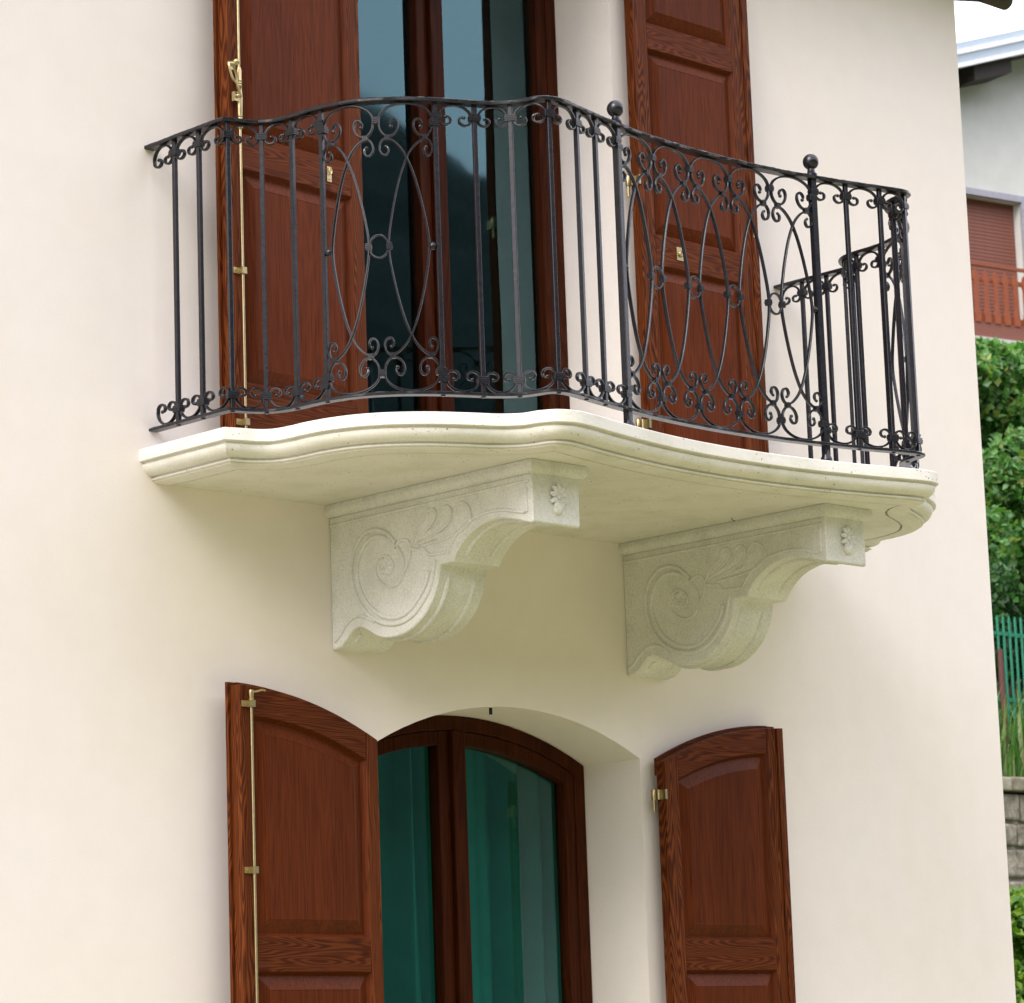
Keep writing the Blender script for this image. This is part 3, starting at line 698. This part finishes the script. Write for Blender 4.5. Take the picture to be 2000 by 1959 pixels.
def obox(s, z0, z1, hs, hn, mb=None, off=0.0):
    P, T, Nn = at(s); mb = mb or MB(); V = []
    for z in (z0, z1):
        for a, b in ((-1, -1), (1, -1), (1, 1), (-1, 1)):
            c = P+T*(a*hs)+Nn*(b*hn+off); V.append((c.x, c.y, z))
    return mb.add(V, [(0, 3, 2, 1), (4, 5, 6, 7), (0, 1, 5, 4), (1, 2, 6, 5), (2, 3, 7, 6), (3, 0, 4, 7)])
def vcollar(s, z, hs, hn=.0115):
    mb = MB()
    for dz, k in ((-.0085, .0), (-.0028, .0012), (.0028, .0012), (.0085, 0)):
        obox(s, z+dz-.0027, z+dz+.0027, hs+k, hn+k, mb)
    obox(s, z-.0105, z+.0105, hs-.0012, hn-.0012, mb); RP(mb, 'collar', smooth=False, bevel=.0009, seg=1)
def hcollar(s, z):
    mb = MB()
    for ds in (-.0058, 0, .0058): obox(s+ds, z-.0092, z+.0092, .0024, .0095, mb)
    obox(s, z-.0082, z+.0082, .0075, .0085, mb); RP(mb, 'collar', smooth=False, bevel=.0008, seg=1)
BARS = [.135, .262, .403, .517, .630, .761, 1.142, 1.275, 1.392, 1.525, 1.669, 1.783, 3.064, 3.215, 3.335, 3.455, 3.592, 3.729, 4.110, 4.241, 4.354, 4.468, 4.609, 4.736]
POSTS = [1.915, 2.914]
for s in BARS:
    mb = obox(s, ZB-.0005, ZT+.0005, .0074, .0074); P, T, Nn = at(s); mb.cyl((P.x, P.y, .0605), (P.x, P.y, .0645), .007, .0085, n=10)
    RP(mb, 'baluster', smooth=False, bevel=.0014, seg=1)
for s in POSTS:
    P, T, Nn = at(s)
    o = RP(obox(s, .030, 1.036, .0115, .0115), 'post', smooth=False, bevel=.002)
    def sub(mb, nm):
        mb.V = [(v[0]-CX, v[1]+.6, v[2]) for v in mb.V]; return mb.build(nm, IRON, o, 45)
    sub(MB().cyl((P.x, P.y, 1.031), (P.x, P.y, 1.060), .02, n=20, rings=[(0, .021), (.25, .021), (.4, .015), (1, .012)]).ball((P.x, P.y, 1.083), .0285, 24, 14), 'ball_finial')
    sub(MB().cyl((P.x, P.y, .0), (P.x, P.y, .066), .014, n=20, rings=[(0, .019), (.12, .021), (.3, .020), (.5, .0135), (.8, .0115), (1, .013)]), 'ball_foot')
# scroll shapes ----------------------------------------------------
def mirror_path(half, s0, z):  # half runs centre-top to tip at the right
    R_ = [(s0+a, z(b)) for a, b in half]; L_ = [(s0-a, z(b)) for a, b in half[::-1]]
    return L_[:-1]+R_
def small_half(A, hc=.042):
    pts = [(A*math.sin(t), hc-(hc-.0035)*math.cos(t)) for t in np.linspace(0, math.pi/2, 9)]
    r0_ = min(.0235, A*.46); cx = A-r0_
    for t in np.linspace(0, 1, 17)[1:]:
        th = t*1.46*math.pi; r = r0_*(1-.66*t**2.4)
        ex = (r0_-r)*.25
        pts.append((cx+r*math.cos(th), hc+.008+r*math.sin(th)*.86))
    return pts
TOP = lambda d: ZT-d
BOT = lambda d: ZB+d
def small_scroll(sa, sb):
    s0 = (sa+sb)/2; A = (sb-sa)/2-.0115; h = small_half(A)
    for z in (TOP, BOT): RP(sweep(mirror_path(h, s0, z), .0066, .0034, taper=5, end_r=.0062), 'scroll')
def big_half(w):
    key = [(.5*w-.004, .058), (.465*w, .085), (.40*w, .105), (.335*w, .112), (.25*w, .110), (.175*w, .098), (.135*w, .078), (.155*w, .061), (.205*w, .055), (.258*w, .060), (.285*w, .072), (.262*w, .080)]
    A = .5*w-.004
    pts = [(A*math.sin(t), .058-.0545*math.cos(t)) for t in np.linspace(0, math.pi/2, 12)][:-1]
    return pts+[tuple(p) for p in cr(key, 4)]
def strand(w):
    # one long bar: spiral, collar, crossing, oval side, crossing, collar, spiral (upper end at left, oval side at right)
    half = [(-.355*w, .146), (-.325*w, .150), (-.315*w, .163), (-.355*w, .174), (-.42*w, .172), (-.468*w, .156), (-.452*w, .136), (-.40*w, .1235), (-.335*w, .1215), (-.25*w, .1265), (-.15*w, .142), (-.06*w, .163), (.02*w, .192), (.11*w, .236), (.205*w, .300), (.29*w, .375), (.345*w, .440)]
    mid = (ZT-ZB)/2
    low = [(a, 2*mid-b) for a, b in half[::-1]]
    return half+[(.355*w, mid)]+low
def wide_panel(sa, sb, n):
    w = (sb-sa)/n
    for k in range(n):
        s0 = sa+w*(k+.5)
        ww = w-.010 if n == 2 else w-.004
        h = big_half(ww)
        for z in (TOP, BOT):
            RP(sweep(mirror_path(h, s0, z), .0066, .0034, taper=6, end_r=.0065), 'large_scroll')
            for sg in (-1, 1):
                hcollar(s0+sg*.335*ww, z(.117))
        for sg in (-1, 1):
            P_ = cr([(s0+sg*a, TOP(b)) for a, b in strand(ww)], 5)
            RP(sweep(P_, .0066, .0034, taper=8, end_r=.0055, off=sg*.0018), 'oval_strand')
        mid = TOP((ZT-ZB)/2)
        if k < n-1:
            sj = sa+w*(k+1); rr = w*.5-.355*ww-.001
            RP(sweep([(sj+rr*math.cos(t), mid+.037*math.sin(t)) for t in np.linspace(0, 2*math.pi, 33)], .0055, .0033), 'ring')
            for sg in (-1, 1): vcollar(sj+sg*(rr+.003), mid, .0085, .010)
            for z in (.060, ): vcollar(sj, TOP(z), .0105); vcollar(sj, BOT(z), .0105)
    ww = w-.010 if n == 2 else w-.004
    for s_, sg in ((sa, 1), (sb, -1)):
        P, T, Nn = at(s_+sg*(.008+(.5*w-.355*ww-.010)/2+.001)); mid = (ZT+ZB)/2
        RP(MB().ball((P.x, P.y, mid), .0125, 14, 9), 'knob')
        vcollar(s_+sg*.004, TOP(.066), .0155); vcollar(s_+sg*.004, BOT(.066), .0155)
allb = sorted(BARS+POSTS)
wide = [(.761, 1.142, 2), (1.915, 2.914, 5), (3.729, 4.110, 2)]
for a, b, n_ in wide: wide_panel(a, b, n_)
ws = {(a, b) for a, b, _ in wide}
for a, b in zip(allb, allb[1:]):
    if (a, b) not in ws: small_scroll(a, b)
for s in allb:
    l = any(abs(s-b) < 1e-6 for a, b, _ in wide); r = any(abs(s-a) < 1e-6 for a, b, _ in wide)
    if l or r: vcollar(s+(.004 if l else -.004), TOP(.044), .0155); vcollar(s+(.004 if l else -.004), BOT(.044), .0155)
    else: vcollar(s, TOP(.042), .0180); vcollar(s, BOT(.042), .0180)
# half scrolls where the rail meets the wall
for sa, sg in ((.135, -1), (4.736, 1)):
    A = .0475; h = small_half(A, .045); s0 = sa+sg*(A+.0115)
    for z in (TOP, BOT):
        full = mirror_path(h, s0, z)
        RP(sweep([(min(max(q[0], .002), LEN-.002), q[1]) for q in full], .0066, .0034, taper=5, end_r=.0062), 'scroll')

# ------------------------------------------------------------------ neighbouring house
NW = mat_simple('white render', (.62, .63, .60), .9, 0, .05, 3, .1); NG = mat_simple('grey surround', (.36, .36, .42), .8)
METAL = mat_simple('zinc flashing', (.42, .50, .56), .35, .5, .05); WHITEL = mat_simple('white drip edge', (.80, .82, .86), .4)
SOFF = mat_simple('dark soffit boards', (.035, .028, .025), .8); ROLL = mat_simple('brown roller shutter', (.20, .068, .043), .55, 0, .1, 30)
RUST = mat_simple('orange brown timber', (.26, .062, .018), .6); CONC = mat_simple('pale concrete', (.5, .5, .48), .9)
nb = empty('neighbour_house', (27.264, 16.682, 4.2), R(-10.5)); tag(nb, 'white neighbouring house beyond the hedge with dark eaves and zinc verge', 'house')
NZ = 4.2
def NP(mb, nm, mat, parent=nb, **k):
    mb.V = [(x, y, z-NZ) for x, y, z in mb.V]; return mb.build(nm, mat, parent, **k)
def rk(x): return 10.86+.32*(x+1.06) if x < 5 else 10.86+.32*6.06-.32*(x-5)
mb = MB(); q = lambda x0, x1, z0, z1: mb.add([(x0, 0, z0), (x1, 0, z0), (x1, 0, z1), (x0, 0, z1)], [(0, 1, 2, 3)])
OX0, OX1, OZ0, OZ1 = -1.0, .49, 7.24, 9.34
q(-5, OX0, 1.2, OZ1); q(OX1, 15, 1.2, OZ1); q(OX0, OX1, 1.2, OZ0); 
mb.add([(-5, 0, OZ1), (15, 0, OZ1), (15, 0, rk(15)), (5, 0, rk(5)), (-5, 0, rk(-5)+.2)], [(0, 1, 2, 3, 4)])
for a, b in (((OX0, OZ0), (OX0, OZ1)), ((OX0, OZ1), (OX1, OZ1)), ((OX1, OZ1), (OX1, OZ0))): mb.add([(a[0], 0, a[1]), (b[0], 0, b[1]), (b[0], .2, b[1]), (a[0], .2, a[1])], [(0, 1, 2, 3)])
mb.add([(-5, 0, 1.2), (-5, 10, 1.2), (-5, 10, rk(-5)), (-5, 0, rk(-5))], [(0, 1, 2, 3)]); mb.add([(15, 0, 1.2), (15, 10, 1.2), (15, 10, rk(15)), (15, 0, rk(15))], [(0, 1, 2, 3)])
mb.add([(-5, 10, 1.2), (15, 10, 1.2), (15, 10, rk(15)), (5, 10, rk(5)), (-5, 10, rk(-5))], [(0, 1, 2, 3, 4)])
NP(mb, 'wall', NW)
mb = MB().box((OX0-.12, -.03, OZ1), (OX1+.13, .02, OZ1+.09)).box((OX1, -.03, OZ0), (OX1+.13, .02, OZ1)).box((OX0-.12, -.03, OZ0), (OX0, .02, OZ1))
wf = NP(mb, 'window', NG)
sl = None
for k in range(42):
    z = OZ0+.05*k
    if sl is None:
        sl = NP(MB().prism([(.143, z+.001), (.139, z+.025), (.143, z+.0495), (.16, z+.0495), (.16, z+.001)], 'x', OX0+.01, OX1-.01), 'slat', ROLL, wf)
    else:
        o = sl.copy(); C.objects.link(o); o.parent = wf; o.location = (0, 0, .05*k)
for nm, dz0, dz1, y0, mt in (('drip_edge', -.06, 0, -.62, WHITEL), ('verge_board', .0, .12, -.60, METAL), ('verge_lip', .12, .19, -.63, WHITEL), ('verge_flashing', .19, .29, -.58, METAL)):
    for xa_, xb_ in ((-6, 5), (5, 16)):
        f = lambda x: 10.90+.32*(x+1.06) if x <= 5 else 10.90+.32*6.06-.32*(x-5)
        NP(MB().prism([(xa_, f(xa_)+dz0), (xb_, f(xb_)+dz0), (xb_, f(xb_)+dz1), (xa_, f(xa_)+dz1)], 'y', y0, y0+.1), nm, mt)
for xa_, xb_ in ((-6, 5), (5, 16)):
    f = lambda x: 10.86+.32*(x+1.06) if x <= 5 else 10.86+.32*6.06-.32*(x-5)
    NP(MB().prism([(xa_, f(xa_)), (xb_, f(xb_)), (xb_, f(xb_)+.03), (xa_, f(xa_)+.03)], 'y', -.58, 10.4), 'soffit', SOFF)
    NP(MB().prism([(xa_, f(xa_)+.034), (xb_, f(xb_)+.034), (xb_, f(xb_)+.3), (xa_, f(xa_)+.3)], 'y', -.48, 10.5), 'roof', TILE)
for px_ in (-3.9, -.32, 3.3): NP(MB().prism([(px_-.34, rk(px_)-.33), (px_+.34, rk(px_)-.12), (px_+.34, rk(px_)+.10), (px_-.34, rk(px_)-.11)], 'y', -.50, .3), 'purlin', SOFF)
nbal = NP(MB().box((-3.2, -.62, 7.06), (2.6, -.002, 7.20)), 'balcony_slab', CONC)
NP(MB().box((-3.1, -.52, 8.195), (2.5, -.48, 8.235)), 'handrail', RUST, nbal)
NP(MB().box((-3.1, -.515, 7.985), (2.5, -.485, 8.045)), 'cross_bar', RUST, nbal); NP(MB().box((-3.1, -.515, 7.45), (2.5, -.485, 7.53)), 'cross_bar', RUST, nbal)
NP(MB().box((-3.1, -.53, 7.20), (2.5, -.50, 7.44)), 'kick_board', ROLL, nbal)
bs = NP(MB().prism([(-.05, 7.42), (.05, 7.42), (.05, 7.55), (.032, 7.62), (.032, 7.92), (.055, 8.0), (.03, 8.10), (0, 8.13), (-.03, 8.10), (-.055, 8.0), (-.032, 7.92), (-.032, 7.62), (-.05, 7.55)], 'y', -.545, -.518), 'baluster', RUST, nbal)
bs.location = (-2.96, 0, 0)
for k in range(1, 31):
    o = bs.copy(); C.objects.link(o); o.parent = nbal; o.location = (-2.96+.172*k, 0, 0)

# ------------------------------------------------------------------ garden behind: wall, fence, hedge
ST = mat_stone('rubble stone', [(.14, .125, .09), (.30, .27, .205), (.52, .49, .41)]); CAPM = mat_stone('coping stone', [(.2, .18, .12), (.33, .30, .22), (.42, .39, .30)], 9)
MORT = mat_simple('lime mortar', (.50, .48, .42), .95)
rw = empty('retaining_wall', (15.2, 7.9, -2.6)); tag(rw, 'weathered stone retaining wall below the green fence', 'wall')
def WP(mb, nm, mat, **k):
    mb.V = [(x-15.2, y-7.9, z+2.6) for x, y, z in mb.V]; return mb.build(nm, mat, rw, **k)
WP(MB().box((5.2, 7.935, -2.6), (26, 8.06, .10)), 'wall_core', MORT)
x = 10.5; rr = random.Random(4)
while x < 20:
    w_ = rr.uniform(.5, .8); WP(MB().box((x+.006, 7.82, .12+rr.uniform(-.004, .004)), (x+w_-.006, 8.12, .235+rr.uniform(-.006, .006))), 'coping_stone', CAPM, bevel=.014); x += w_
for row, (z0, z1) in enumerate(((-.12, .105), (-.34, -.145), (-.60, -.365), (-.86, -.625), (-1.12, -.885))):
    x = 10.5-.17*(row % 2)
    while x < 20:
        w_ = rr.uniform(.26, .52); j = lambda a: rr.uniform(-a, a); yf = 7.90-rr.uniform(0, .04)
        V = [(x+.012+j(.01), yf+j(.01), z0+j(.012)), (x+w_-.012+j(.01), yf+j(.01), z0+j(.012)), (x+w_-.012+j(.01), yf+j(.01), z1+j(.012)), (x+.012+j(.01), yf+j(.01), z1+j(.012))]
        V = V+[(a, 7.97, c_) for a, b, c_ in V]
        WP(MB().add(V, [(0, 1, 2, 3), (4, 7, 6, 5), (0, 4, 5, 1), (1, 5, 6, 2), (2, 6, 7, 3), (3, 7, 4, 0)]), 'stone', ST, bevel=.022); x += w_
GREENM = mat_simple('green painted steel', (.012, .20, .115), .4, 0, .1, 12); BROWNP = mat_simple('brown post', (.10, .035, .03), .7)
fn = empty('garden_fence', (15.2, 8.2, .2)); tag(fn, 'green painted metal picket fence standing above the stone wall', 'fence')
def FP(mb, nm, mat=GREENM, parent=fn, **k):
    mb.V = [(x-15.2, y-8.2, z-.2) for x, y, z in mb.V]; return mb.build(nm, mat, parent, **k)
pk = FP(MB().box((15.192, 8.192, .22), (15.209, 8.206, 1.66)).box((15.195, 8.194, 1.66), (15.206, 8.204, 1.675)), 'picket')
for k in range(-24, 26):
    if k == 0: continue
    o = pk.copy(); C.objects.link(o); o.parent = fn; o.location = (.084*k, 0, rr.uniform(-.006, .006))
for z in (1.52, .95, .40): FP(MB().box((13.1, 8.20, z-.016), (17.4, 8.222, z+.016)), 'fence_rail')
for xx in (14.985, 16.9, 13.2): FP(MB().box((xx-.025, 8.225, .2), (xx+.025, 8.27, 1.56)), 'fence_post')
tag(mesh('wooden_post', *(lambda b: (b.V, b.F))(MB().cyl((15.345, 8.1, .2), (15.335, 8.1, 1.36), .028, .024, n=10)), BROWNP, smooth=40), 'reddish brown stake leaning at the green picket fence', 'post')

def leaf_cloud(mb, lobes, n, size, r_, up_=.4):
    for _ in range(n):
        c, rad = lobes[r_.integers(len(lobes))]
        d = r_.normal(size=3); d /= np.linalg.norm(d); k = r_.uniform(.55, 1.08)**.6
        p = np.array(c)+d*np.array(rad)*k
        s = size*r_.uniform(.45, 1.5); a = r_.normal(size=3)+np.array([-.2, -.5, up_]); a /= np.linalg.norm(a)
        t = np.cross(a, r_.normal(size=3)); t /= np.linalg.norm(t); b = np.cross(a, t)
        w2 = s*.36
        V = [p-t*s*.5, p+b*w2-t*.05*s+a*s*.08, p+t*s*.55-a*s*.06, p-b*w2-t*.05*s+a*s*.08]
        mb.add(V, [(0, 1, 2), (0, 2, 3)])
LEAF1 = mat_leaf('hedge leaf', [(.035, .12, .025), (.07, .20, .04), (.13, .29, .08), (.20, .38, .14), (.06, .16, .05), (.32, .38, .08)])
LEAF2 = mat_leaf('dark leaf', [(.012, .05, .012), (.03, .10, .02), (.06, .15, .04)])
LEAF3 = mat_leaf('yellow green leaf', [(.05, .15, .015), (.12, .26, .02), (.22, .34, .03), (.07, .20, .05)])
BARK = mat_simple('bark', (.09, .065, .04), .9)
def shrub(name, base, lobes, n, size, mat, label, cat, seed, group=None):
    r_ = np.random.default_rng(seed)
    small = []
    for c, rad in lobes:            # break each lobe into tufts of its own
        for _ in range(9):
            d = r_.normal(size=3); d /= np.linalg.norm(d); small.append((tuple(np.array(c)+d*np.array(rad)*.72), tuple(np.array(rad)*r_.uniform(.25, .5))))
    lobes2 = list(lobes)+small*2; root = empty(name, base); tag(root, label, cat, group)
    mb = MB(); leaf_cloud(mb, lobes2, n, size, r_); mb.V = [(v[0]-base[0], v[1]-base[1], v[2]-base[2]) for v in mb.V]
    me = bpy.data.meshes.new('foliage'); me.from_pydata([tuple(map(float, v)) for v in mb.V], [], mb.F); me.materials.append(mat)
    o = bpy.data.objects.new('foliage', me); C.objects.link(o); o.parent = root; o['kind'] = 'stuff'
    mb = MB()
    for c, rad in lobes:
        p0 = Vector((0, 0, 0)); p1 = Vector(c)-Vector(base); mid = p0.lerp(p1, .5)+Vector((r_.normal()*.08, r_.normal()*.08, .05))
        mb.tube([p0, mid, p1], .03, n=6, rad=[.045, .03, .012])
    mb.build('trunk', BARK, root, smooth=60)
hl = lambda cx, cy, zs, r: [((cx+dx, cy+dy, z), r) for dx, dy, z in zs]
shrub('hedge_shrub', (17.1, 9.6, .8), [((16.7, 9.35, 4.05), (.62, .5, .48)), ((17.35, 9.35, 4.10), (.62, .5, .44)), ((17.0, 9.3, 3.45), (.9, .6, .6)), ((16.7, 9.2, 2.75), (.8, .6, .7)), ((17.5, 9.2, 2.8), (.8, .6, .75)), ((17.1, 9.1, 2.1), (.95, .5, .6))], 22000, .088, LEAF1, 'tall light green leafy shrub right behind the picket fence', 'shrub', 11)
shrub('hedge_shrub', (18.8, 9.6, .8), [((18.5, 9.4, 4.0), (.7, .6, .55)), ((19.1, 9.4, 3.7), (.8, .6, .7)), ((18.7, 9.2, 2.7), (1.0, .6, .9))], 9000, .095, LEAF1, 'light green leafy shrub to the right of the tall one behind the fence', 'shrub', 12)
shrub('dark_shrub', (16.4, 8.8, .4), [((16.1, 8.8, 1.8), (.5, .35, .5)), ((16.7, 8.8, 1.75), (.45, .35, .5)), ((16.4, 8.75, 1.15), (.8, .25, .45))], 6000, .07, LEAF2, 'dark green shrub directly behind the top of the picket fence', 'shrub', 13)
shrub('front_shrub', (14.0, 7.0, -2.6), [((13.75, 7.1, -1.25), (.6, .45, .50)), ((14.25, 6.95, -1.30), (.5, .45, .48)), ((14.0, 6.9, -1.9), (.8, .5, .6))], 8000, .08, LEAF3, 'yellow green shrub growing in front of the stone wall', 'shrub', 14)
shrub('dark_shrub', (18.8, 10.6, 1.0), [((18.3, 10.6, 2.3), (1.1, .4, 1.0)), ((19.3, 10.6, 2.5), (1.1, .4, 1.0)), ((18.8, 10.6, 3.6), (1.4, .4, .85)), ((20.2, 10.6, 2.9), (1.1, .4, 1.1)), ((17.4, 10.6, 2.8), (1.0, .4, 1.2))], 12000, .20, LEAF2, 'dark leaved shrub filling the gaps behind the light green hedge', 'shrub', 15)  # dark leaf colour, backs the hedge and hides the white wall
# grass and weeds on the terrace
mb = MB(); r_ = np.random.default_rng(5)
for _ in range(5200):
    x = r_.uniform(13.8, 17); y = r_.uniform(7.98, 8.75); h = r_.uniform(.18, .95)*(1 if r_.random() < .35 else .6); a = r_.uniform(0, 6.28); lx, ly = math.cos(a)*h*.35, math.sin(a)*h*.35
    w_ = .008+.006*r_.random(); dx, dy = -math.sin(a)*w_, math.cos(a)*w_; z0 = .19
    mb.add([(x-dx, y-dy, z0), (x+dx, y+dy, z0), (x+lx*.4+dx*.8, y+ly*.4+dy*.8, z0+h*.65), (x+lx*.4-dx*.8, y+ly*.4-dy*.8, z0+h*.65), (x+lx, y+ly, z0+h*(.9+.1*r_.random()))], [(0, 1, 2, 3), (3, 2, 4)])
me = bpy.data.meshes.new('grass'); me.from_pydata([tuple(map(float, v)) for v in mb.V], [], mb.F)
me.materials.append(mat_leaf('grass blade', [(.03, .13, .02), (.06, .2, .03), (.12, .28, .06), (.30, .32, .16)]))
o = bpy.data.objects.new('grass', me); C.objects.link(o); tag(o, 'tall unmown grass and weeds along the top of the stone wall', 'grass', kind='stuff')
